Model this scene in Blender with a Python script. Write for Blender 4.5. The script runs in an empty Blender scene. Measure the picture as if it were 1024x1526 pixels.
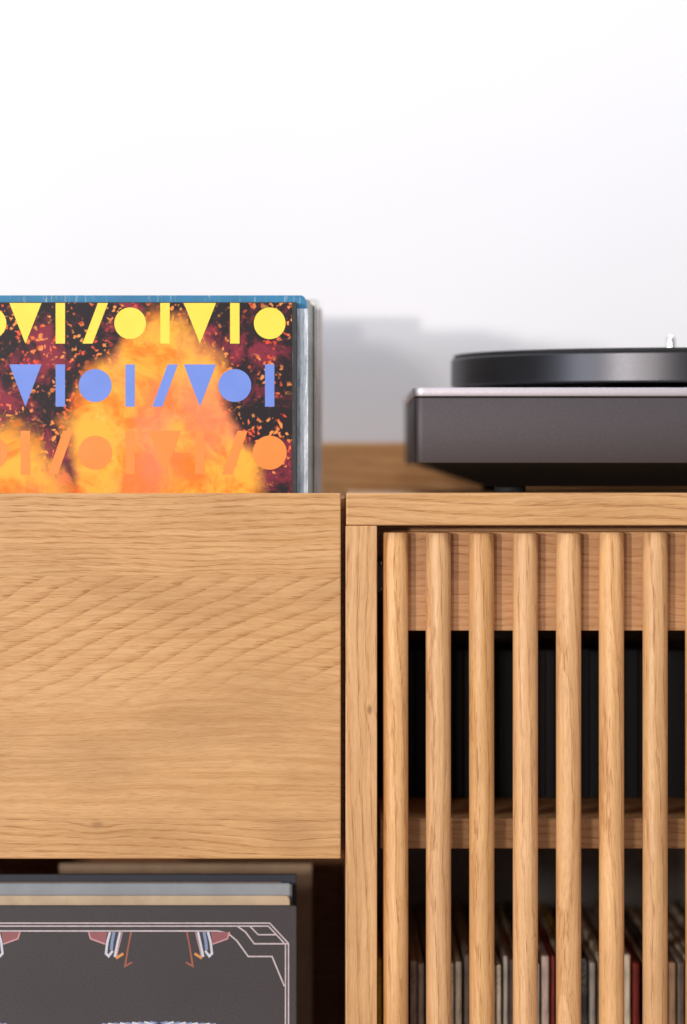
import bpy, bmesh, math, random
from mathutils import Vector, Matrix
rnd = random.Random(7)
S = bpy.context.scene
COL = S.collection
R = math.radians

# ------------------------------------------------------------------ camera
D = 2.2            # camera to the front plane of the console (Y = 0)
PX = 0.00044       # metres per photo pixel on that plane
HX, HY = 512.0, 705.0   # vanishing point in the photo
Z0 = 0.7632        # camera height
cam = bpy.data.cameras.new('camera')
cam.sensor_fit = 'HORIZONTAL'; cam.sensor_width = 36.0
cam.lens = 36.0 * D / (1024 * PX)
cam.shift_y = -58.0 / 1024
cam.clip_start = 0.05; cam.clip_end = 100
cam.dof.use_dof = True; cam.dof.focus_distance = D + 0.012; cam.dof.aperture_fstop = 5.0
co = bpy.data.objects.new('camera', cam); COL.objects.link(co)
co.location = (0, -D, Z0); co.rotation_euler = (R(90), 0, 0)
S.camera = co

# ------------------------------------------------------------------ light
w = bpy.data.worlds.new('World'); S.world = w; w.use_nodes = True
bg = w.node_tree.nodes['Background']
bg.inputs[0].default_value = (0.82, 0.88, 1.0, 1); bg.inputs[1].default_value = 0.32

def lamp(name, az, el, dist, size, power, col):
    l = bpy.data.lights.new(name, 'AREA'); l.shape = 'DISK'; l.size = size
    l.energy = power; l.color = col
    o = bpy.data.objects.new(name, l); COL.objects.link(o)
    t = Vector((0, 0.15, Z0))
    d = Vector((-math.sin(R(az)) * math.cos(R(el)), -math.cos(R(az)) * math.cos(R(el)), math.sin(R(el))))
    o.location = t + d * dist
    o.rotation_euler = (-d).to_track_quat('-Z', 'Y').to_euler()
lamp('softbox_lamp', 28, 3.2, 6.5, 0.29, 165, (1.0, 0.94, 0.88))
lamp('second_softbox_lamp', 13, 6, 4.2, 0.30, 34, (1.0, 0.92, 0.84))
lamp('window_lamp', 51, 8, 7.0, 0.85, 92, (0.86, 0.92, 1.0))
# ceiling strip that washes the wall behind the console
l = bpy.data.lights.new('ceiling_strip_lamp', 'AREA'); l.shape = 'RECTANGLE'; l.size = 2.4; l.size_y = 0.5; l.energy = 29; l.color = (0.92, 0.95, 1.0)
o = bpy.data.objects.new('ceiling_strip_lamp', l); COL.objects.link(o)
o.location = (0, -0.75, 2.5); o.rotation_euler = (Vector((0, 0.56, 0.9)) - o.location).to_track_quat('-Z', 'Y').to_euler()

S.view_settings.view_transform = 'Standard'; S.view_settings.look = 'None'
S.view_settings.exposure = 0.0; S.view_settings.gamma = 1.0
S.view_settings.use_curve_mapping = False

# ------------------------------------------------------------------ helpers
def P(px, py, Y=0.0):
    k = PX * (D + Y) / D
    return (px - HX) * k, Z0 + (HY - py) * k
def XP(px, Y=0.0): return P(px, 0, Y)[0]
def ZP(py, Y=0.0): return P(0, py, Y)[1]

def empty(name, loc, label=None, cat=None, group=None):
    o = bpy.data.objects.new(name, None); COL.objects.link(o); o.location = loc
    o.empty_display_size = 0.02
    return tag(o, label, cat, group)
def tag(o, label=None, cat=None, group=None, kind=None):
    if label: o['label'] = label
    if cat: o['category'] = cat
    if group: o['group'] = group
    if kind: o['kind'] = kind
    return o
def link(name, me, mat, parent=None, loc=(0, 0, 0)):
    o = bpy.data.objects.new(name, me); COL.objects.link(o)
    if mat and not me.materials: me.materials.append(mat)
    o.location = loc
    if parent:
        o.parent = parent
        bpy.context.view_layer.update() if False else None
        base = parent.location if parent.parent is None else parent.location + parent.parent.location
        o.location = Vector(loc) - Vector(base)
    return o
def to_mesh(bm, name, smooth=False, flat=False):
    if flat:
        bm.normal_update()
        bmesh.ops.reverse_faces(bm, faces=[f for f in bm.faces if f.normal.y > 0])
    else: bmesh.ops.recalc_face_normals(bm, faces=bm.faces)
    me = bpy.data.meshes.new(name); bm.to_mesh(me); bm.free()
    if smooth:
        for p in me.polygons: p.use_smooth = True
    return me
def box(name, x0, x1, y0, y1, z0, z1, mat, parent=None, bevel=0.0006, seg=2):
    """axis-aligned board, origin at its centre"""
    c = Vector(((x0 + x1) / 2, (y0 + y1) / 2, (z0 + z1) / 2))
    bm = bmesh.new(); bmesh.ops.create_cube(bm, size=1)
    bmesh.ops.scale(bm, vec=(x1 - x0, y1 - y0, z1 - z0), verts=bm.verts)
    if bevel:
        bmesh.ops.bevel(bm, geom=bm.edges[:], offset=bevel, segments=seg, profile=0.5, affect='EDGES')
    me = to_mesh(bm, name)
    return link(name, me, mat, parent, c)
def lathe(name, prof, seg, mat, parent=None, loc=(0, 0, 0), smooth_angle=35):
    bm = bmesh.new()
    rings = []
    for r, z in prof:
        rings.append([bm.verts.new((r * math.cos(2 * math.pi * i / seg), r * math.sin(2 * math.pi * i / seg), z)) for i in range(seg)])
    for a, b in zip(rings, rings[1:]):
        for i in range(seg):
            bm.faces.new((a[i], a[(i + 1) % seg], b[(i + 1) % seg], b[i]))
    bm.faces.new(rings[0]); bm.faces.new(rings[-1])
    me = to_mesh(bm, name, True)
    me.set_sharp_from_angle(angle=R(smooth_angle))
    return link(name, me, mat, parent, loc)

# ------------------------------------------------------------------ materials
class NT:
    def __init__(s, name):
        s.m = bpy.data.materials.new(name); s.m.use_nodes = True
        s.t = s.m.node_tree; s.b = s.t.nodes['Principled BSDF']
    def n(s, typ, **kw):
        nd = s.t.nodes.new(typ)
        for k, v in kw.items(): setattr(nd, k, v)
        return nd
    def put(s, sock, v):
        if isinstance(v, bpy.types.NodeSocket): s.t.links.new(v, sock)
        else: sock.default_value = v
    def math(s, op, a, b=0.0, c=0.0, clamp=False):
        nd = s.n('ShaderNodeMath', operation=op, use_clamp=clamp)
        s.put(nd.inputs[0], a); s.put(nd.inputs[1], b); s.put(nd.inputs[2], c)
        return nd.outputs[0]
    def mix(s, f, a, b, mode='MIX'):
        nd = s.n('ShaderNodeMix', data_type='RGBA', blend_type=mode)
        s.put(nd.inputs[0], f)
        s.put(nd.inputs[6], a if isinstance(a, bpy.types.NodeSocket) else (*a, 1))
        s.put(nd.inputs[7], b if isinstance(b, bpy.types.NodeSocket) else (*b, 1))
        return nd.outputs[2]
    def rng(s, v, a, b, c=0.0, d=1.0, smooth=True):
        nd = s.n('ShaderNodeMapRange', interpolation_type='SMOOTHSTEP' if smooth else 'LINEAR')
        s.put(nd.inputs[0], v)
        for i, q in enumerate((a, b, c, d)): nd.inputs[i + 1].default_value = q
        return nd.outputs[0]
    def vec(s, x, y, z):
        nd = s.n('ShaderNodeCombineXYZ')
        s.put(nd.inputs[0], x); s.put(nd.inputs[1], y); s.put(nd.inputs[2], z)
        return nd.outputs[0]
    def noise(s, v, scale=1.0, detail=2.0, rough=0.5, dist=0.0):
        nd = s.n('ShaderNodeTexNoise')
        s.put(nd.inputs['Vector'], v); nd.inputs['Scale'].default_value = scale
        nd.inputs['Detail'].default_value = detail; nd.inputs['Roughness'].default_value = rough
        nd.inputs['Distortion'].default_value = dist
        return nd.outputs[0]
    def bump(s, h, strength, dist):
        nd = s.n('ShaderNodeBump'); nd.inputs['Strength'].default_value = strength
        nd.inputs['Distance'].default_value = dist; s.put(nd.inputs['Height'], h)
        s.t.links.new(nd.outputs[0], s.b.inputs['Normal'])
    def obj(s):
        tc = s.n('ShaderNodeTexCoord'); sp = s.n('ShaderNodeSeparateXYZ')
        s.t.links.new(tc.outputs['Object'], sp.inputs[0])
        return sp.outputs[0], sp.outputs[1], sp.outputs[2]

def oak(name, grain='x', tone=(1, 1, 1), staves=None, knots=(), pore=1.0, spacing=0.006, slope=0.05, contrast=1.0, fade=None):
    """solid oak: ring figure, open pores lying along the grain; staves = [(z_from, slope, spacing)] in object space"""
    T = NT(name)
    x, y, z = T.obj()
    rv = T.n('ShaderNodeObjectInfo').outputs['Random']
    if grain == 'x': g, u, v = x, z, y
    elif grain == 'z': g, u, v = z, x, y
    else: g, u, v = y, x, z
    off = T.math('MULTIPLY', rv, 9.0)
    g0 = T.math('ADD', g, off)
    if staves:
        sl, fr, so = staves[0][1], 1.0 / staves[0][2], 0.0
        for i, (z0, s_, sp_) in enumerate(staves[1:], 1):
            m = T.rng(T.math('ADD', z, T.math('MULTIPLY', T.noise(T.vec(x, 0, 0), 9.0, 2), 0.0015)), z0 - 0.0004, z0 + 0.0004)
            def mixf(a, b):
                nd = T.n('ShaderNodeMix', data_type='FLOAT'); T.put(nd.inputs[0], m); T.put(nd.inputs[2], a); T.put(nd.inputs[3], b)
                return nd.outputs[0]
            sl = mixf(sl, s_); fr = mixf(fr, 1.0 / sp_); so = mixf(so, i * 3.7)
    else:
        sl, fr, so = slope, 1.0 / spacing, 0.0
    gg = T.math('ADD', g0, so)
    # slow wandering of the rings
    warp = T.noise(T.vec(T.math('MULTIPLY', gg, 4.0), T.math('MULTIPLY', u, 14.0), T.math('MULTIPLY', v, 14.0)), 1.0, 3.0, 0.5)
    warp2 = T.noise(T.vec(T.math('MULTIPLY', gg, 40.0), T.math('MULTIPLY', u, 140.0), T.math('MULTIPLY', v, 140.0)), 1.0, 2.0, 0.5)
    rc = T.math('ADD', u, T.math('MULTIPLY', v, 0.55))
    rc = T.math('ADD', rc, T.math('MULTIPLY', g, sl))
    rc = T.math('ADD', rc, T.math('MULTIPLY', T.math('SUBTRACT', warp, 0.5), 0.024))
    rc = T.math('ADD', rc, T.math('MULTIPLY', T.math('SUBTRACT', warp2, 0.5), 0.0035))
    kd = 0.0
    for (kg, ku, kr, ks) in knots:
        dg = T.math('MULTIPLY', T.math('SUBTRACT', g, kg), 0.55); du = T.math('SUBTRACT', u, ku)
        dd = T.math('SQRT', T.math('ADD', T.math('MULTIPLY', dg, dg), T.math('MULTIPLY', du, du)))
        gs = T.rng(dd, 0.0, kr * 4.0, 1.0, 0.0)
        rc = T.math('ADD', rc, T.math('MULTIPLY', gs, kr * 1.6 if kr < 0.01 else 0.004))
        kd = T.math('ADD', kd, T.math('MULTIPLY', T.rng(dd, kr * 0.2, kr, 1.0, 0.0), ks))
    ph = T.math('FRACT', T.math('MULTIPLY', rc, fr))
    early = T.math('MULTIPLY', T.rng(ph, 0.0, 0.05), T.rng(ph, 0.08, 0.55, 1.0, 0.0))
    ringline = T.math('MULTIPLY', T.rng(ph, 0.0, 0.03), T.rng(ph, 0.05, 0.20, 1.0, 0.0))
    if fade:
        # the ring figure peters out over part of the board
        fd = T.math('MAXIMUM', T.rng(T.math('ADD', z, T.math('MULTIPLY', T.math('SUBTRACT', warp, 0.5), 0.06)), fade[0], fade[1], 0.12, 1.0), T.rng(z, fade[2], fade[2] - 0.001, 0.0, 1.0))
        early = T.math('MULTIPLY', early, fd); ringline = T.math('MULTIPLY', ringline, fd)
    # pores: short dashes along the grain, crowded in the early wood
    tilt = T.math('MULTIPLY', T.math('SUBTRACT', warp, 0.5), 0.03)
    uu = T.math('ADD', u, tilt)
    pn = T.noise(T.vec(T.math('MULTIPLY', gg, 52.0), T.math('MULTIPLY', uu, 1900.0), T.math('MULTIPLY', v, 1900.0)), 1.0, 1.5, 0.55)
    pn2 = T.noise(T.vec(T.math('MULTIPLY', gg, 110.0), T.math('MULTIPLY', uu, 2600.0), T.math('MULTIPLY', v, 2600.0)), 1.0, 1.0, 0.5)
    pth = T.math('ADD', pn, T.math('MULTIPLY', early, 0.17))
    pores = T.rng(pth, 0.69, 0.765)
    fine = T.math('MULTIPLY', T.rng(pn2, 0.52, 0.72), 0.42)
    pores = T.math('MAXIMUM', pores, fine)
    streak = T.noise(T.vec(T.math('MULTIPLY', gg, 7.0), T.math('MULTIPLY', uu, 330.0), T.math('MULTIPLY', v, 330.0)), 1.0, 3.0, 0.6)
    blot = T.noise(T.vec(T.math('MULTIPLY', gg, 11.0), T.math('MULTIPLY', u, 26.0), T.math('MULTIPLY', v, 26.0)), 1.0, 3.0, 0.55)
    def c(r, g_, b): return (r * tone[0] * 1.02, g_ * tone[1] * 0.975, b * tone[2] * 0.94)
    col = T.mix(T.rng(streak, 0.30, 0.70), c(0.725, 0.425, 0.190), c(0.615, 0.330, 0.128))
    col = T.mix(T.math('MULTIPLY', T.rng(blot, 0.42, 0.72), 0.42 * contrast), col, c(0.44, 0.225, 0.090))
    col = T.mix(T.math('MULTIPLY', early, 0.26 * contrast), col, c(0.50, 0.225, 0.070))
    fib = T.noise(T.vec(T.math('MULTIPLY', gg, 30.0), T.math('MULTIPLY', uu, 1100.0), T.math('MULTIPLY', v, 1100.0)), 1.0, 3.0, 0.7)
    col = T.mix(T.math('MULTIPLY', T.rng(fib, 0.5, 0.68), 0.38), col, c(0.50, 0.245, 0.085))
    col = T.mix(T.math('MULTIPLY', T.rng(fib, 0.5, 0.30), 0.30), col, c(0.78, 0.50, 0.255))
    col = T.mix(T.math('MULTIPLY', ringline, 0.27 * contrast), col, c(0.46, 0.19, 0.055))
    col = T.mix(T.math('MULTIPLY', pores, 0.60 * pore), col, c(0.31, 0.125, 0.040))
    if knots: col = T.mix(T.math('MINIMUM', kd, 1.0), col, c(0.26, 0.125, 0.050))
    hs = T.n('ShaderNodeHueSaturation'); T.put(hs.inputs['Color'], col)
    T.put(hs.inputs['Value'], T.rng(rv, 0.0, 1.0, 0.90, 1.06, False)); T.put(hs.inputs['Saturation'], T.rng(T.math('FRACT', T.math('MULTIPLY', rv, 7.3)), 0.0, 1.0, 0.95, 1.05, False))
    T.t.links.new(hs.outputs[0], T.b.inputs['Base Color'])
    T.put(T.b.inputs['Roughness'], T.rng(pores, 0, 1, 0.42, 0.7))
    T.b.inputs['Specular IOR Level'].default_value = 0.4
    T.bump(T.math('MULTIPLY', pores, -1.0), 0.35, 0.0004)
    return T.m

def plain(name, col, rough=0.6, metal=0.0, spec=0.5, var=0.08, vs=60.0, bumpd=0.0):
    T = NT(name); x, y, z = T.obj()
    n = T.noise(T.vec(x, y, z), vs, 3.0, 0.6)
    c2 = tuple(max(0, q * (1 - 2 * var)) for q in col)
    T.t.links.new(T.mix(T.rng(n, 0.3, 0.7), col, c2), T.b.inputs['Base Color'])
    T.put(T.b.inputs['Roughness'], T.rng(n, 0.3, 0.7, rough, min(1, rough * 1.15)))
    T.b.inputs['Metallic'].default_value = metal
    T.b.inputs['Specular IOR Level'].default_value = spec
    if bumpd: T.bump(T.noise(T.vec(x, y, z), vs * 12, 2.0), 0.3, bumpd)
    return T.m

def sleeve_mat(name, col, wear=0.25, rough=0.5, wearcol=(0.78, 0.76, 0.70)):
    """card sleeve: slight mottling, scuffed paler along a few vertical rubs"""
    T = NT(name); x, y, z = T.obj()
    n = T.noise(T.vec(x, y, z), 40.0, 4.0, 0.6)
    s = T.noise(T.vec(T.math('MULTIPLY', x, 500.0), T.math('MULTIPLY', y, 300.0), T.math('MULTIPLY', z, 45.0)), 1.0, 3.0, 0.6)
    base = T.mix(T.rng(n, 0.3, 0.7), col, tuple(q * 0.8 for q in col))
    T.t.links.new(T.mix(T.math('MULTIPLY', T.rng(s, 0.56, 0.72), wear), base, wearcol), T.b.inputs['Base Color'])
    T.b.inputs['Roughness'].default_value = rough
    return T.m

M = {}
# front panel: object origin at its centre
PAN = dict(x0=-0.405, x1=XP(508), z0=ZP(1280), z1=ZP(735))
pcx, pcz = (PAN['x0'] + PAN['x1']) / 2, (PAN['z0'] + PAN['z1']) / 2
def pk(px, py): X, Z = P(px, py); return X - pcx, Z - pcz
k1 = pk(145, 1229); k2 = pk(432, 1240); k3 = pk(140, 1125); k4 = pk(268, 1085)
M['panel'] = oak('oak_panel', 'x', staves=[(-1, 0.02, 0.0065), (ZP(1218) - pcz, -0.46, 0.0112), (ZP(856) - pcz, -0.03, 0.0042)],
                 knots=[(*k1, 0.0032, 0.55), (*k2, 0.013, 0.20), (*k3, 0.028, 0.17), (*k4, 0.026, 0.20)],
                 fade=(ZP(1085) - pcz, ZP(960) - pcz, ZP(1218) - pcz))
M['oak_x'] = oak('oak_horizontal', 'x', slope=0.05, spacing=0.008)
M['oak_z'] = oak('oak_vertical', 'z', slope=0.03, spacing=0.007)
scx = (XP(515) + XP(562)) / 2
M['oak_side'] = oak('oak_side_board', 'z', slope=0.03, spacing=0.007, knots=[(ZP(1024) - 0.4142, XP(551) - scx, 0.0026, 0.8)])
M['oak_dowel'] = oak('oak_dowel', 'z', tone=(1.10, 1.12, 1.16), slope=0.02, spacing=0.0075, pore=1.12)
M['oak_rail'] = oak('oak_rail', 'x', tone=(0.98, 0.93, 0.88), slope=0.02, spacing=0.005, pore=0.9)
M['oak_dark'] = oak('oak_shaded', 'x', tone=(0.62, 0.46, 0.36), slope=0.05, spacing=0.008)  # reddish shade inside the bins is put into this oak colour
M['grey_board'] = plain('grey_laminate', (0.26, 0.245, 0.23), 0.6, var=0.05)
M['wall'] = plain('white_plaster', (0.83, 0.82, 0.835), 0.9, spec=0.15, var=0.012, vs=2.2)
M['floor'] = plain('floor_concrete', (0.36, 0.34, 0.33), 0.8, var=0.08, vs=5)
M['steel'] = plain('bright_steel', (0.8, 0.78, 0.74), 0.22, metal=1.0, var=0.02)
M['rubber'] = plain('black_rubber', (0.012, 0.011, 0.011), 0.7)
M['black'] = plain('black_plastic', (0.008, 0.007, 0.007), 0.55, spec=0.25)
M['mat'] = plain('platter_mat', (0.010, 0.010, 0.011), 0.6)

# brushed / bead-blasted metals
def metal(name, col, rough, grain=0.0, speck=0.0, aniso=0.0):
    T = NT(name); x, y, z = T.obj()
    n = T.noise(T.vec(x, y, z), 1400.0, 2.0, 0.6)
    c2 = tuple(q * (1 - speck) for q in col)
    T.t.links.new(T.mix(T.rng(n, 0.35, 0.65), col, c2), T.b.inputs['Base Color'])
    T.b.inputs['Metallic'].default_value = 1.0
    T.put(T.b.inputs['Roughness'], T.rng(n, 0.3, 0.7, rough, rough * 1.1))
    if grain: T.bump(n, grain, 0.0001)
    return T.m
M['body'] = metal('anodised_charcoal', (0.112, 0.097, 0.103), 0.56, 0.25, 0.15)
M['plate'] = metal('anodised_lit_edge', (0.60, 0.55, 0.585), 0.5, 0.15, 0.10)  # light on the plate's edge, put into a metal paler than the body
M['platter'] = metal('turned_black_metal', (0.068, 0.067, 0.074), 0.34, 0.0, 0.05)

# ------------------------------------------------------------------ setting
o = box('floor', -3, 3, -3.6, 0.72, -0.05, 0.0, M['floor'], bevel=0); tag(o, kind='structure')
o = box('wall', -3, 3, 0.478, 0.70, 0.0, 2.8, M['wall'], bevel=0); tag(o, kind='structure')

# ------------------------------------------------------------------ console
ZT = ZP(735)                         # top of the right-hand cabinet
YB = 0.45                            # back of the console
con = empty('record_console', (0, 0.2, 0), 'light oak record console with open bin beside slatted door cabinet', 'cabinet')
XR0, XR1 = XP(515), 0.575
box('front_panel', PAN['x0'], PAN['x1'], 0.0, 0.021, PAN['z0'], PAN['z1'], M['panel'], con, 0.0009, 3)
bz = ZP(742, 0.024)
box('bin_side', -0.0215, XP(514.6, 0.024), 0.024, YB - 0.02, ZP(1279, .024), bz, M['oak_dark'], con)
box('bin_side', -0.404, -0.384, 0.024, YB - 0.02, ZP(1279, .024), bz, M['oak_dark'], con)
UF = 0.5615                          # floor of the upper bin
box('bin_floor', -0.3835, -0.022, 0.0225, YB - 0.02, UF - 0.02, UF, M['oak_dark'], con)
LF = 0.158                           # floor of the lower bin
box('bin_floor', -0.404, XR0 - 0.0006, 0.004, YB - 0.02, LF - 0.022, LF, M['oak_dark'], con)
box('back_panel', -0.404, XR0 - 0.0006, YB - 0.0195, YB - 0.004, 0.09, ZT - 0.03, M['oak_dark'], con)
box('side_board', -0.426, -0.4055, 0.003, YB, 0.07, ZT - 0.002, M['oak_z'], con)
# right-hand cabinet
TB = ZP(783)
box('top_board', XR0 + 0.0003, XR1, 0.0, YB - 0.002, TB, ZT, M['oak_x'], con, 0.0010, 3)
sd = box('side_board', XR0, XP(562), 0.0003, YB - 0.002, 0.07, TB - 0.0002, M['oak_side'], con, 0.0006)
box('side_board', XR1 - 0.021, XR1, 0.0003, YB - 0.002, 0.07, TB - 0.0002, M['oak_z'], con, 0.0006)
box('bottom_board', XP(562) + 0.0003, XR1 - 0.0213, 0.03, YB - 0.02, 0.09, 0.112, M['oak_x'], con)
box('back_panel', XP(562) + 0.0003, XR1 - 0.0213, YB - 0.0195, YB - 0.008, 0.09, TB - 0.0005, M['grey_board'], con)
YS = 0.046
ZS = ZP(1220, YS)
box('shelf', XP(566.5, YS), XR1 - 0.0215, YS, YB - 0.021, ZP(1265, YS), ZS, M['oak_rail'], con, 0.0008)
box('added_gap_strip', XP(562) + 0.0004, XR1 - 0.0214, 0.042, 0.056, TB - 0.022, TB - 0.0003, M['oak_rail'], con)  # strip added so the gap above the rail shows reflected brown, not black
# upstand along the back
box('upstand', -0.426, XR1, YB + 0.001, YB + 0.02, 0.30, ZP(659, YB), M['oak_x'], con, 0.0015)
for x in (-0.40, XR1 - 0.06):
    for y in (0.04, YB - 0.06):
        lathe('leg', [(0.014, 0.0), (0.019, 0.069)], 20, M['oak_z'], con, (x + 0.02, y, 0.0))

# slatted door
door = empty('slatted_door', (XP(580), 0.012, 0.09)); door.parent = con
door.location = Vector((XP(580), 0.012, 0.09)) - con.location
def dchild(name, me, mat, loc):
    o = bpy.data.objects.new(name, me); COL.objects.link(o)
    if mat and not me.materials: me.materials.append(mat)
    o.parent = door; o.location = Vector(loc) - Vector((XP(580), 0.012, 0.09))
    return o
YD = 0.0115; RD = 0.0083
dz0, dz1 = 0.105, ZP(793, YD)
prof = [(RD - 0.0012, 0), (RD - 0.0003, 0.0004), (RD, 0.0013)]
prof += [(RD, (dz1 - dz0) * i / 6) for i in range(1, 6)]
prof += [(RD, dz1 - dz0 - 0.0013), (RD - 0.0003, dz1 - dz0 - 0.0004), (RD - 0.0012, dz1 - dz0)]
d0 = lathe('dowel', prof, 40, M['oak_dowel'])
dme = d0.data; bpy.data.objects.remove(d0)
for i in range(18):
    x = XP(590 + 64.4 * i, YD)
    d = dchild('dowel', dme, None, (x, YD, dz0))
    d.rotation_euler = (0, R(rnd.uniform(-0.06, 0.06)), rnd.uniform(-0.9, 0.9)); d.location.z += rnd.uniform(-0.0004, 0.0003)
rail_y = YD + RD - 0.0006
def rail(z0, z1):
    x0, x1 = XP(590, YD), XP(590 + 64.4 * 17, YD)
    b = box('rail', x0, x1, rail_y, rail_y + 0.020, z0, z1, M['oak_rail'], None, 0.0006)
    b.parent = door; b.location = b.location - Vector((XP(580), 0.012, 0.09))
rail(ZP(940, rail_y), ZP(792.5, rail_y)); rail(0.115, 0.18)
# hinge in the gap beside the first dowel
hx, hz = P(567, 858, 0.03)
hg = box('hinge', XP(562) + 0.0004, hx + 0.0022, 0.030, 0.075, hz - 0.011, hz + 0.010, M['grey_board'], None, 0.001)
hg.parent = door; hg.location = hg.location - Vector((XP(580), 0.012, 0.09))
for dzz, rr in ((0.0085, 0.0019), (-0.0085, 0.0014)):
    bm = bmesh.new(); bmesh.ops.create_uvsphere(bm, u_segments=12, v_segments=8, radius=rr)
    sc_ = dchild('screw', to_mesh(bm, 'screw', True), M['steel'], (hx + 0.0006, 0.0288, hz + dzz))

# ------------------------------------------------------------------ turntable
YP = 0.06
tx0 = XP(616, YP); tx1 = tx0 + 0.445
zb, zt0, zt1 = ZP(690, YP), ZP(590.5, YP), ZP(577.5, YP)
yb = YP + 0.35
tt = empty('turntable', ((tx0 + tx1) / 2, (YP + yb) / 2, ZT), 'dark charcoal metal turntable with black platter on the oak cabinet', 'turntable')
def rbox(name, x0, x1, y0, y1, z0, z1, r, mat, parent, eb=0.0008):
    bm = bmesh.new(); pts = []
    n = 8
    for cx, cy, a0 in ((x1 - r, y1 - r, 0), (x0 + r, y1 - r, 90), (x0 + r, y0 + r, 180), (x1 - r, y0 + r, 270)):
        for i in range(n + 1):
            a = R(a0 + 90 * i / n); pts.append((cx + r * math.cos(a), cy + r * math.sin(a)))
    cx, cy = (x0 + x1) / 2, (y0 + y1) / 2
    rows = []
    for z, k in ((z0, eb), (z0 + eb * 0.3, eb * 0.3), (z0 + eb, 0), (z1 - eb, 0), (z1 - eb * 0.3, eb * 0.3), (z1, eb)):
        rows.append([bm.verts.new(((px - cx) * (1 - 2 * k / (x1 - x0)), (py - cy) * (1 - 2 * k / (y1 - y0)), z - (z0 + z1) / 2)) for px, py in pts])
    m = len(pts)
    for a, b in zip(rows, rows[1:]):
        for i in range(m): bm.faces.new((a[i], a[(i + 1) % m], b[(i + 1) % m], b[i]))
    bm.faces.new(rows[0]); bm.faces.new(rows[-1])
    me = to_mesh(bm, name, True); me.set_sharp_from_angle(angle=R(40))
    return link(name, me, mat, parent, (cx, cy, (z0 + z1) / 2))
rbox('plinth', tx0 + 0.0006, tx1 - 0.0006, YP + 0.0006, yb - 0.0006, zb, zt0 - 0.0008, 0.006, M['body'], tt, 0.0006)
rbox('shadow_gap', tx0 + 0.002, tx1 - 0.002, YP + 0.002, yb - 0.002, zt0 - 0.0008, zt0, 0.006, M['black'], tt, 0.0001)
rbox('top_plate', tx0 - 0.0003, tx1 + 0.0003, YP - 0.0003, yb + 0.0003, zt0, zt1, 0.007, M['plate'], tt, 0.0006)
# tapered underside
bm = bmesh.new(); rows = []
for z, k in ((zb, 0.008), (ZP(725, YP), 0.056)):
    rows.append([bm.verts.new((x, y, z)) for x, y in ((tx0 + k, YP + k * 0.7), (tx1 - k, YP + k * 0.7), (tx1 - k, yb - k), (tx0 + k, yb - k))])
for i in range(4): bm.faces.new((rows[0][i], rows[0][(i + 1) % 4], rows[1][(i + 1) % 4], rows[1][i]))
bm.faces.new(rows[0]); bm.faces.new(rows[1])
cc = Vector(((tx0 + tx1) / 2, (YP + yb) / 2, zb)); bmesh.ops.translate(bm, vec=-cc, verts=bm.verts)
link('base', to_mesh(bm, 'base'), M['black'], tt, cc)
zfb = ZP(725, YP) + 0.0004
for x in (XP(759, YP + .07), tx1 - (XP(759, YP + .07) - tx0)):
    for y in (YP + 0.058, yb - 0.075):
        lathe('foot', [(0.0102, 0), (0.0108, 0.0006), (0.0108, zfb - ZT - 0.0004), (0.0095, zfb - ZT)], 28, M['rubber'], tt, (x, y, ZT + 0.0001))
YC = YP + 0.19
pcxx = XP(1000, YC); RP = 0.1605
zpl0, zpl1, zpl2 = ZP(569, YC - RP), ZP(524, YC - RP), ZP(517.3, YC - RP)
pf = lathe('platter', [(RP - 0.012, zpl0), (RP - 0.0012, zpl0), (RP, zpl0 + 0.0012), (RP, zpl1 - 0.0008), (RP - 0.0008, zpl1)], 160, M['platter'], tt, (pcxx, YC, 0))
lathe('bearing', [(0.05, zt1 + 0.0001), (0.05, zpl0)], 40, M['black'], tt, (pcxx, YC, 0))
lathe('platter_mat', [(RP - 0.0022, zpl1 + 0.0001), (RP - 0.0018, zpl1 + 0.0008), (RP - 0.0018, zpl2 - 0.0005), (RP - 0.0026, zpl2)], 160, M['mat'], tt, (pcxx, YC, 0))
zs = ZP(497, YC)
lathe('spindle', [(0.0034, zpl2 + 0.0001), (0.0034, zs - 0.0048), (0.0032, zs - 0.0036), (0.0026, zs - 0.0020), (0.0016, zs - 0.0007), (0.0004, zs)], 24, M['steel'], tt, (pcxx, YC, 0), 60)

# ------------------------------------------------------------------ records in the upper bin
UG = 'records filed in the upper bin'
def record(px_r, py_t, Y, th, mat, floor, label, group, width=0.315, lean=0.0, corner=0.0, name='record_sleeve'):
    """a card sleeve standing on the bin floor; the origin is at its base centre"""
    xr, zt = P(px_r, py_t, Y)
    h = zt - floor
    bm = bmesh.new()
    pts = [(-width / 2, 0), (width / 2, 0)]
    if corner:
        for i in range(5):
            a = R(90 * i / 4); pts.append((width / 2 - corner * 0.6 + corner * 0.6 * math.cos(a), h - corner + corner * math.sin(a)))
    else: pts.append((width / 2, h))
    pts.append((-width / 2, h))
    f = [bm.verts.new((x, 0, z)) for x, z in pts]; b = [bm.verts.new((x, th, z)) for x, z in pts]
    n = len(pts)
    bm.faces.new(f); bm.faces.new(b)
    for i in range(n): bm.faces.new((f[i], f[(i + 1) % n], b[(i + 1) % n], b[i]))
    bmesh.ops.recalc_face_normals(bm, faces=bm.faces)
    bmesh.ops.bevel(bm, geom=bm.edges[:], offset=min(0.0005, th * 0.3), segments=2, affect='EDGES')
    me = to_mesh(bm, name)
    e = empty(name, (xr - width / 2, Y, floor), label, 'record', group)
    s = link('sleeve', me, mat, e, e.location)
    e.rotation_euler = (lean, 0, 0)
    return e, h

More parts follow.
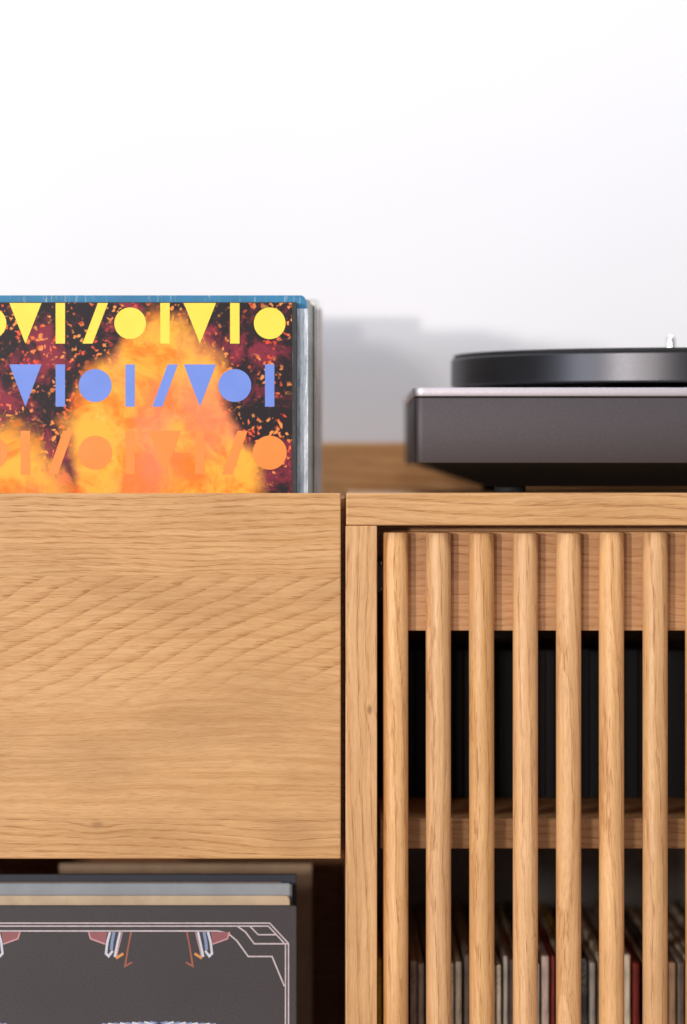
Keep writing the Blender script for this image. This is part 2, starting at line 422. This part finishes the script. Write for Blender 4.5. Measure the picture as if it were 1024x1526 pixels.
def poly_strip(name, pts, wid, mat, parent, y, closed=False):
    """printed line: thin ribbon lying on a cover (local x,z coordinates)"""
    bm = bmesh.new(); n = len(pts); L = []; Rr = []
    for i in range(n):
        p = Vector(pts[i])
        a = Vector(pts[i - 1]) if i > 0 else None; b = Vector(pts[i + 1]) if i < n - 1 else None
        d1 = (p - a).normalized() if a is not None else (b - p).normalized()
        d2 = (b - p).normalized() if b is not None else d1
        t = (d1 + d2).normalized(); nn = Vector((-t.y, t.x)); k = wid / 2 / max(0.35, nn.dot(Vector((-d1.y, d1.x))))
        L.append(bm.verts.new((p.x + nn.x * k, y, p.y + nn.y * k))); Rr.append(bm.verts.new((p.x - nn.x * k, y, p.y - nn.y * k)))
    for i in range(n - 1): bm.faces.new((L[i], L[i + 1], Rr[i + 1], Rr[i]))
    o = bpy.data.objects.new(name, to_mesh(bm, name, flat=True)); COL.objects.link(o); o.data.materials.append(mat)
    o.parent = parent
    return o

# front sleeve: black card with an abstract print of warm clouds and sparks
def cover_art():
    T = NT('abstract_warm_print'); x, y, z = T.obj()
    z = T.math('ADD', z, 0.157)
    v = T.vec(x, 0.0, z)
    n1 = T.noise(v, 11.0, 5.0, 0.55, 0.3); n2 = T.noise(v, 60.0, 4.0, 0.65); n3 = T.noise(T.vec(x, 3.0, z), 26.0, 5.0, 0.7, 0.5)
    vr = T.n('ShaderNodeTexVoronoi'); vr.inputs['Scale'].default_value = 230.0; 
    wn = T.n('ShaderNodeTexNoise'); wn.inputs['Scale'].default_value = 150.0; wn.inputs['Detail'].default_value = 3.0; T.put(wn.inputs['Vector'], v)
    wa = T.n('ShaderNodeVectorMath', operation='MULTIPLY_ADD'); T.put(wa.inputs[0], wn.outputs['Color']); wa.inputs[1].default_value = (0.011, 0.011, 0.011); T.put(wa.inputs[2], v)
    T.put(vr.inputs['Vector'], wa.outputs[0])
    sp = T.math('MULTIPLY', T.rng(vr.outputs['Distance'], 0.22, 0.42, 1.0, 0.0), T.rng(T.noise(v, 38.0, 4.0), 0.40, 0.54))
    # a broad warm cloud in the lower middle of the cover
    def blob(cx, cz, rx, rz):
        dx = T.math('DIVIDE', T.math('SUBTRACT', x, cx), rx); dz = T.math('DIVIDE', T.math('SUBTRACT', z, cz), rz)
        return T.math('SQRT', T.math('ADD', T.math('MULTIPLY', dx, dx), T.math('MULTIPLY', dz, dz)))
    d = T.math('ADD', blob(0.070, 0.205, 0.066, 0.100), T.math('MULTIPLY', T.math('SUBTRACT', n1, 0.5), 1.3))
    e = T.math('ADD', blob(-0.045, 0.160, 0.060, 0.078), T.math('MULTIPLY', T.math('SUBTRACT', n3, 0.5), 1.0))
    m = T.math('MAXIMUM', T.rng(d, 0.85, 1.06, 1.0, 0.0), T.rng(e, 0.8, 1.1, 1.0, 0.0))
    warm = T.mix(T.rng(n3, 0.38, 0.58), (0.94, 0.20, 0.012), (0.98, 0.44, 0.045))
    warm = T.mix(T.math('MULTIPLY', T.rng(n1, 0.50, 0.66), 0.65), warm, (0.95, 0.22, 0.12))
    warm = T.mix(T.math('MULTIPLY', T.rng(n2, 0.60, 0.72), 0.5), warm, (0.98, 0.62, 0.20))
    dark = T.mix(T.rng(n3, 0.47, 0.62), (0.016, 0.010, 0.014), (0.24, 0.022, 0.045))
    dark = T.mix(sp, dark, T.mix(T.rng(n2, 0.42, 0.58), (0.80, 0.07, 0.03), (0.88, 0.30, 0.07)))
    T.t.links.new(T.mix(m, dark, warm), T.b.inputs['Base Color'])
    T.b.inputs['Roughness'].default_value = 0.42; T.b.inputs['Specular IOR Level'].default_value = 0.2
    return T.m
M['art'] = cover_art()
M['blackcard'] = sleeve_mat('black_card', (0.022, 0.020, 0.020), 0.10)
M['ink_yellow'] = plain('yellow_ink', (0.90, 0.70, 0.06), 0.45, var=0.02)
M['ink_blue'] = plain('blue_ink', (0.15, 0.25, 0.70), 0.45, var=0.02)
M['ink_orange'] = plain('orange_ink', (0.96, 0.25, 0.03), 0.45, var=0.02)

ra, h = record(443, 450, 0.036, 0.004, M['blackcard'], UF, 'record with orange and black cover bearing rows of yellow, blue and orange shapes', UG)
del ra['group']
wA = XP(435, 0.036) - XP(443, 0.036)
b = box('cover_print', -0.1575, 0.1575 + wA, -0.00035, 0.0, 0.001, h - 0.0006, M['art'], None, 0); b.parent = ra
# three rows of plain shapes: discs, wedges and bars
kR = PX * (D + 0.036) / D
def shape(kind, px, y0, y1, mat):
    cx = (px - 443) * kR + 0.1575; zt_ = h - (y0 - 450) * kR; zb_ = h - (y1 - 450) * kR
    cz = (zt_ + zb_) / 2; r = (zt_ - zb_) / 2
    if kind == 'disc': pts = [(cx + r * 0.78 * math.cos(2 * math.pi * i / 40), cz + r * 0.78 * math.sin(2 * math.pi * i / 40)) for i in range(40)]
    elif kind == 'bar': pts = [(cx - 7 * kR, zb_), (cx + 7 * kR, zb_), (cx + 7 * kR, zt_), (cx - 7 * kR, zt_)]
    elif kind == 'slant': pts = [(cx - 19 * kR, zb_), (cx - 4 * kR, zb_), (cx + 19 * kR, zt_), (cx + 4 * kR, zt_)]
    else: pts = [(cx - 24 * kR, zt_), (cx, zb_), (cx + 24 * kR, zt_)]
    bm = bmesh.new(); bm.faces.new([bm.verts.new((x, -0.00046, z)) for x, z in pts])
    o = bpy.data.objects.new('printed_shape', to_mesh(bm, 'printed_shape', flat=True)); COL.objects.link(o); o.data.materials.append(mat); o.parent = ra
for y0, y1, mat, kinds in ((451.5, 512, M['ink_yellow'], 'disc bar wedge bar disc slant bar wedge'), (543, 606, M['ink_blue'], 'bar disc wedge slant bar disc bar wedge'), (642, 707, M['ink_orange'], 'disc slant bar wedge bar disc slant bar')):
    kl = kinds.split()
    for j in range(12): shape(kl[j % 8], 402 - 52 * j, y0, y1, mat)

def film(name, op=0.25, tint=(0.85, 0.90, 0.95)):
    T = NT(name); x, y, z = T.obj()
    tr = T.n('ShaderNodeBsdfTransparent'); mx = T.n('ShaderNodeMixShader')
    n = T.noise(T.vec(T.math('MULTIPLY', x, 260.0), 0.0, T.math('MULTIPLY', z, 40.0)), 1.0, 4.0, 0.65)
    T.b.inputs['Base Color'].default_value = (*tint, 1); T.b.inputs['Roughness'].default_value = 0.2
    T.put(mx.inputs[0], T.rng(n, 0.3, 0.75, op * 0.5, min(1, op * 1.9)))
    T.t.links.new(tr.outputs[0], mx.inputs[1]); T.t.links.new(T.b.outputs[0], mx.inputs[2])
    T.t.links.new(mx.outputs[0], T.t.nodes['Material Output'].inputs[0])
    T.bump(n, 0.5, 0.002)
    return T.m
M['film'] = film('clear_film', 0.42)
M['film3'] = plain('clear_bag_film', (0.9, 0.92, 0.95), 0.12, var=0.0)
_nt = M['film3'].node_tree; _tr = _nt.nodes.new('ShaderNodeBsdfTransparent'); _mx = _nt.nodes.new('ShaderNodeMixShader'); _mx.inputs[0].default_value = 0.10
_nt.links.new(_tr.outputs[0], _mx.inputs[1]); _nt.links.new(_nt.nodes['Principled BSDF'].outputs[0], _mx.inputs[2]); _nt.links.new(_mx.outputs[0], _nt.nodes['Material Output'].inputs[0])
M['film2'] = film('thin_clear_film', 0.12)

cols = [
 (457, 440, 0.046, 0.0035, (0.020, 0.21, 0.40), 0.35, 'bright blue record sleeve standing just behind the orange cover', 0.006),
 (463, 446, 0.062, 0.004, (0.72, 0.71, 0.66), 0.5, 'pale grey worn record sleeve behind the bright blue sleeve', 0.003),
 (466, 452, 0.080, 0.004, (0.56, 0.56, 0.48), 0.6, 'olive grey record sleeve in the upper bin', 0.002),
 (468.5, 455, 0.100, 0.005, (0.10, 0.10, 0.09), 0.5, 'charcoal record sleeve between olive and cream sleeves', 0.0),
 (470, 450, 0.125, 0.004, (0.80, 0.77, 0.68), 0.6, 'cream record sleeve behind the charcoal sleeve', 0.002),
 (471, 454, 0.150, 0.004, (0.25, 0.24, 0.22), 0.6, 'dark taupe record sleeve behind the cream sleeve', 0.0),
 (472, 449, 0.180, 0.004, (0.72, 0.70, 0.66), 0.6, 'light grey record sleeve in front of the pinkish sleeves', 0.0),
 (470, 446, 0.212, 0.004, (0.36, 0.33, 0.30), 0.6, 'grey brown record sleeve just before the pinkish sleeves', 0.0),
 (480, 459, 0.250, 0.004, (0.78, 0.66, 0.61), 0.5, 'pinkish beige record sleeve poking out furthest right in the bin', 0.002),
 (476, 463, 0.275, 0.004, (0.70, 0.60, 0.56), 0.5, 'dull pink record sleeve behind the pinkish beige sleeve', 0.0),
 (474, 446, 0.320, 0.005, (0.40, 0.38, 0.36), 0.5, 'unseen tall grey record sleeve added at the very back of the upper bin', 0.0),  # hidden behind the stack, added tall to raise the shadow on the wall
]
for i, (pr, pt, Y, th, c, wr, lab, cr) in enumerate(cols):
    e, hh = record(pr, pt, Y, th, sleeve_mat('sleeve_card', c, wr), UF, lab, UG, corner=cr, lean=R(0))
    if i == 0:
        # worn clear bag round the blue sleeve
        k = PX * (D + Y) / D
        f = box('clear_bag', 0.1575 - 0.0075, 0.1575 + 0.0010, -0.0012, -0.0008, 0.005, hh - 0.009, M['film'], None, 0); f.parent = e
    if i == 6:
        f = box('clear_bag', -0.158, 0.1575 + 0.0012, -0.0010, -0.0007, 0.001, hh + 0.003, M['film2'], None, 0); f.parent = e

# ------------------------------------------------------------------ records in the lower bin
LG = 'records filed in the lower bin'
def grey_cover():
    T = NT('dark_grey_cover'); x, y, z = T.obj()
    n = T.noise(T.vec(x, y, z), 900.0, 3.0, 0.7); n2 = T.noise(T.vec(x, y, z), 14.0, 3.0)
    c = T.mix(T.rng(n, 0.35, 0.65), (0.058, 0.044, 0.047), (0.036, 0.027, 0.029))
    T.t.links.new(T.mix(T.math('MULTIPLY', T.rng(n2, 0.4, 0.7), 0.35), c, (0.036, 0.028, 0.030)), T.b.inputs['Base Color'])
    T.b.inputs['Roughness'].default_value = 0.5; T.bump(n, 0.15, 0.0002)
    return T.m
M['deco'] = grey_cover()
M['line'] = plain('pale_pink_ink', (0.70, 0.58, 0.60), 0.4, var=0.1, vs=200)
M['ink_red'] = plain('red_ink', (0.36, 0.11, 0.12), 0.4, var=0.1)
M['ink_rim'] = plain('rose_ink', (0.72, 0.36, 0.38), 0.4, var=0.1)
M['ink_white'] = plain('white_ink', (0.72, 0.72, 0.80), 0.4, var=0.06)
M['ink_slate'] = plain('slate_blue_ink', (0.26, 0.32, 0.52), 0.4, var=0.06)
M['ink_rust'] = plain('rust_ink', (0.42, 0.12, 0.07), 0.4, var=0.1)
M['ink_amber'] = plain('amber_ink', (0.80, 0.33, 0.08), 0.4, var=0.1)
YA = 0.05
WA = 0.325
ga, gh = record(442, 1350, YA, 0.004, M['deco'], LF, 'dark grey record cover with pale geometric line border and neon strokes', LG, width=WA)
del ga['group']
kA = PX * (D + YA) / D
def gp(px, py): return ((px - 442) * kA + WA / 2, gh - (py - 1350) * kA)
CX = 442 - WA / 2 / kA     # photo x of the middle of the cover
def line(pts, wpx, mat='line', name='printed_line', mirror=True, lift=0.0):
    for s in ((0, 1) if mirror else (0,)):
        q = [gp(2 * CX - px if s else px, py) for px, py in pts]
        poly_strip(name, q, wpx * kA, M[mat], ga, -0.0001 - lift)
BOT = 1350 + gh / kA - 25
line([(CX, 1375.8), (402, 1375.8), (430, 1406), (430, BOT)], 2.0)
line([(CX, 1380.2), (400, 1380.2), (425.5, 1407.5), (425.5, BOT)], 2.0)
line([(CX, 1387.5), (325, 1387.5), (340, 1391), (353, 1402), (370, 1425.5), (405.5, 1425.5), (424, 1470)], 2.2)
line([(354, 1380.5), (366, 1389), (379, 1406.5), (429, 1406.5)], 2.2, lift=0.00008)
line([(373, 1381), (385, 1393), (413, 1393)], 2.0, lift=0.00008)
def poly(pts, mat, name='printed_shape', lift=0.0):
    for pl in (pts, [(2 * 237 - x, y) for x, y in pts]):
        for s in (0, 1):
            bm = bmesh.new()
            vs = []
            for px, py in pl:
                q = gp(2 * CX - px if s else px, py); vs.append(bm.verts.new((q[0], -0.00012 - lift, q[1])))
            bm.faces.new(vs)
            o = bpy.data.objects.new(name, to_mesh(bm, name, flat=True)); COL.objects.link(o); o.data.materials.append(M[mat]); o.parent = ga
def stroke(pts, wpx, mat, lift=0.0):
    line(pts, wpx, mat, 'printed_stroke', True, lift)
    line([(2 * 237 - x, y) for x, y in pts], wpx, mat, 'printed_stroke', True, lift)
poly([(132, 1389), (160, 1389), (157, 1406), (135, 1399)], 'ink_red')
stroke([(132, 1389), (135, 1399), (157, 1407)], 2.2, 'ink_rim', 0.00012)
stroke([(164, 1389), (160, 1404), (158, 1421), (162, 1425), (168, 1417)], 3.6, 'ink_white', 0.00018)
stroke([(170, 1389), (167, 1404), (166, 1416)], 4.5, 'ink_slate', 0.00010)
stroke([(179, 1389), (175, 1407), (171, 1426)], 3.6, 'ink_white', 0.00016)
stroke([(182.5, 1389), (178, 1408), (173, 1428)], 1.4, 'ink_rim', 0.00020)
stroke([(173, 1428), (184, 1421)], 4.0, 'ink_amber', 0.00024)
stroke([(195.5, 1389), (191, 1412), (186.5, 1440), (197, 1434)], 2.6, 'ink_rust', 0.00014)
# top of the lower ornament, fanned pale strokes
for i in range(9):
    x = 152 + i * 9
    stroke([(x, 1526 - i * 0.4), (x + 46, 1534)], 3.0, 'ink_white' if i % 2 else 'ink_slate', 0.00003 * i)

e, hh = record(432, 1335, 0.062, 0.003, sleeve_mat('cream_card', (0.74, 0.55, 0.36), 0.0, wearcol=(0.5, 0.35, 0.2)), LF, 'cream record sleeve directly behind the dark grey cover', LG, corner=0.004)
e, hh = record(432, 1316.5, 0.080, 0.004, sleeve_mat('blue_grey_card', (0.34, 0.38, 0.44), 0.0), LF, 'blue grey record in clear shiny bag behind the cream sleeve', LG)
f = box('clear_bag', -0.158, 0.159, -0.0016, -0.0012, 0.002, hh - 0.0005, M['film3'], None, 0); f.parent = e
e, hh = record(420, 1315.0, 0.0865, 0.003, sleeve_mat('tan_card', (0.55, 0.36, 0.20), 0.3), LF, 'tan record sleeve between blue grey and navy sleeves', LG)
e, hh = record(442, 1303.5, 0.10, 0.006, sleeve_mat('navy_card', (0.022, 0.028, 0.055), 0.0), LF, 'navy record sleeve behind the bagged blue grey record', LG)
e, hh = record(465, 1287, 0.25, 0.006, sleeve_mat('brown_card', (0.55, 0.36, 0.22), 0.0), LF, 'narrow brown card folder at the back of the lower bin', LG, width=XP(465, .25) - XP(88, .25), name='card_folder')
e['category'] = 'folder'

# ------------------------------------------------------------------ records behind the slats
def spine_mat(name, col, ink=None):
    T = NT(name); x, y, z = T.obj()
    n = T.noise(T.vec(T.math('MULTIPLY', x, 300.0), y, T.math('MULTIPLY', z, 60.0)), 1.0, 3.0, 0.6)
    c = T.mix(T.rng(n, 0.35, 0.7), col, tuple(q * 0.6 for q in col))
    if ink:
        # worn rows of small print along the spine
        t = T.noise(T.vec(T.math('MULTIPLY', x, 700.0), 0.0, T.math('MULTIPLY', z, 900.0)), 1.0, 2.0, 0.7)
        seg = T.rng(T.noise(T.vec(0.0, 1.0, z), 22.0, 1.0), 0.47, 0.50)
        c = T.mix(T.math('MULTIPLY', T.rng(t, 0.52, 0.60), T.math('MULTIPLY', seg, 0.75)), c, ink)
    T.t.links.new(c, T.b.inputs['Base Color']); T.b.inputs['Roughness'].default_value = 0.5
    return T.m
KINDS = {
 'cream': ((0.86, 0.72, 0.54), None), 'grey': ((0.62, 0.56, 0.48), None), 'yellow': ((0.85, 0.56, 0.05), (0.08, 0.05, 0.02)),
 'red': ((0.40, 0.05, 0.035), None), 'black': ((0.02, 0.018, 0.018), (0.35, 0.32, 0.28)), 'brown': ((0.44, 0.26, 0.14), None),
 'navy': ((0.03, 0.04, 0.07), None), 'taupe': ((0.74, 0.60, 0.46), (0.10, 0.08, 0.07)), 'white': ((0.82, 0.76, 0.67), (0.25, 0.05, 0.04)), 'pink': ((0.70, 0.52, 0.44), None),
}
SM = {k: spine_mat('spine_' + k, *v) for k, v in KINDS.items()}
YL = 0.125
seq = ('yellow cream grey brown taupe grey cream taupe black taupe cream grey cream navy cream taupe grey pink cream black '
       'grey pink red cream yellow taupe black grey cream taupe grey cream red taupe black cream brown grey '
       'cream taupe brown cream black cream grey navy cream taupe grey cream grey cream taupe red white white brown').split()
bmx = {}
def lp_mesh(th, hgt):
    bm = bmesh.new(); bmesh.ops.create_cube(bm, size=1)
    bmesh.ops.scale(bm, vec=(th, 0.300, hgt), verts=bm.verts)
    bmesh.ops.translate(bm, vec=(0, 0.150, hgt / 2), verts=bm.verts)
    bmesh.ops.bevel(bm, geom=[e for e in bm.edges], offset=min(0.0007, th * 0.3), segments=1, affect='EDGES')
    return to_mesh(bm, 'record_sleeve')
xx = XP(562) + 0.0016; i = 0
while xx < 0.285:
    k = seq[i % len(seq)]; th = rnd.uniform(0.0028, 0.0050); hgt = 0.3145 + rnd.uniform(-0.004, 0.003)
    lean = R(rnd.uniform(-0.25, 0.25))
    o = link('record_sleeve', lp_mesh(th, hgt), SM[k], None, (xx + th / 2, YL + rnd.uniform(-0.004, 0.006), 0.1122))
    o.rotation_euler = (0, lean * 0.4, 0)
    tag(o, '%s record spine among the records on the cabinet floor behind slats' % k, 'record', '%s record spines behind the slatted door' % k)
    xx += th + rnd.uniform(0.0010, 0.0022); i += 1

# dark disc cases on the shelf
YK = 0.185
CM = [plain('case_black', (0.006, 0.005, 0.005), 0.4, spec=0.2), plain('case_brown', (0.014, 0.007, 0.007), 0.4, spec=0.2), plain('case_grey', (0.07, 0.066, 0.066), 0.4, spec=0.3)]
CN = ['black', 'dark brown', 'dark grey']
xx = XP(566, YK) + 0.001; i = 0
while xx < 0.285:
    q = rnd.choice((0, 0, 0, 1, 1, 2)); th = rnd.choice((0.0098, 0.0102, 0.0135, 0.006))
    zt = ZP(968, YK) - ZS - 0.0003 + rnd.uniform(-0.0006, 0.0006)
    o = box('disc_case', xx, xx + th, YK, YK + 0.14, ZS + 0.0002, ZS + 0.0002 + zt, CM[q], None, 0.0006)
    tag(o, '%s disc case upright on the shelf behind the slats' % CN[q], 'disc case', '%s disc cases on the shelf' % CN[q])
    xx += th + 0.0006; i += 1
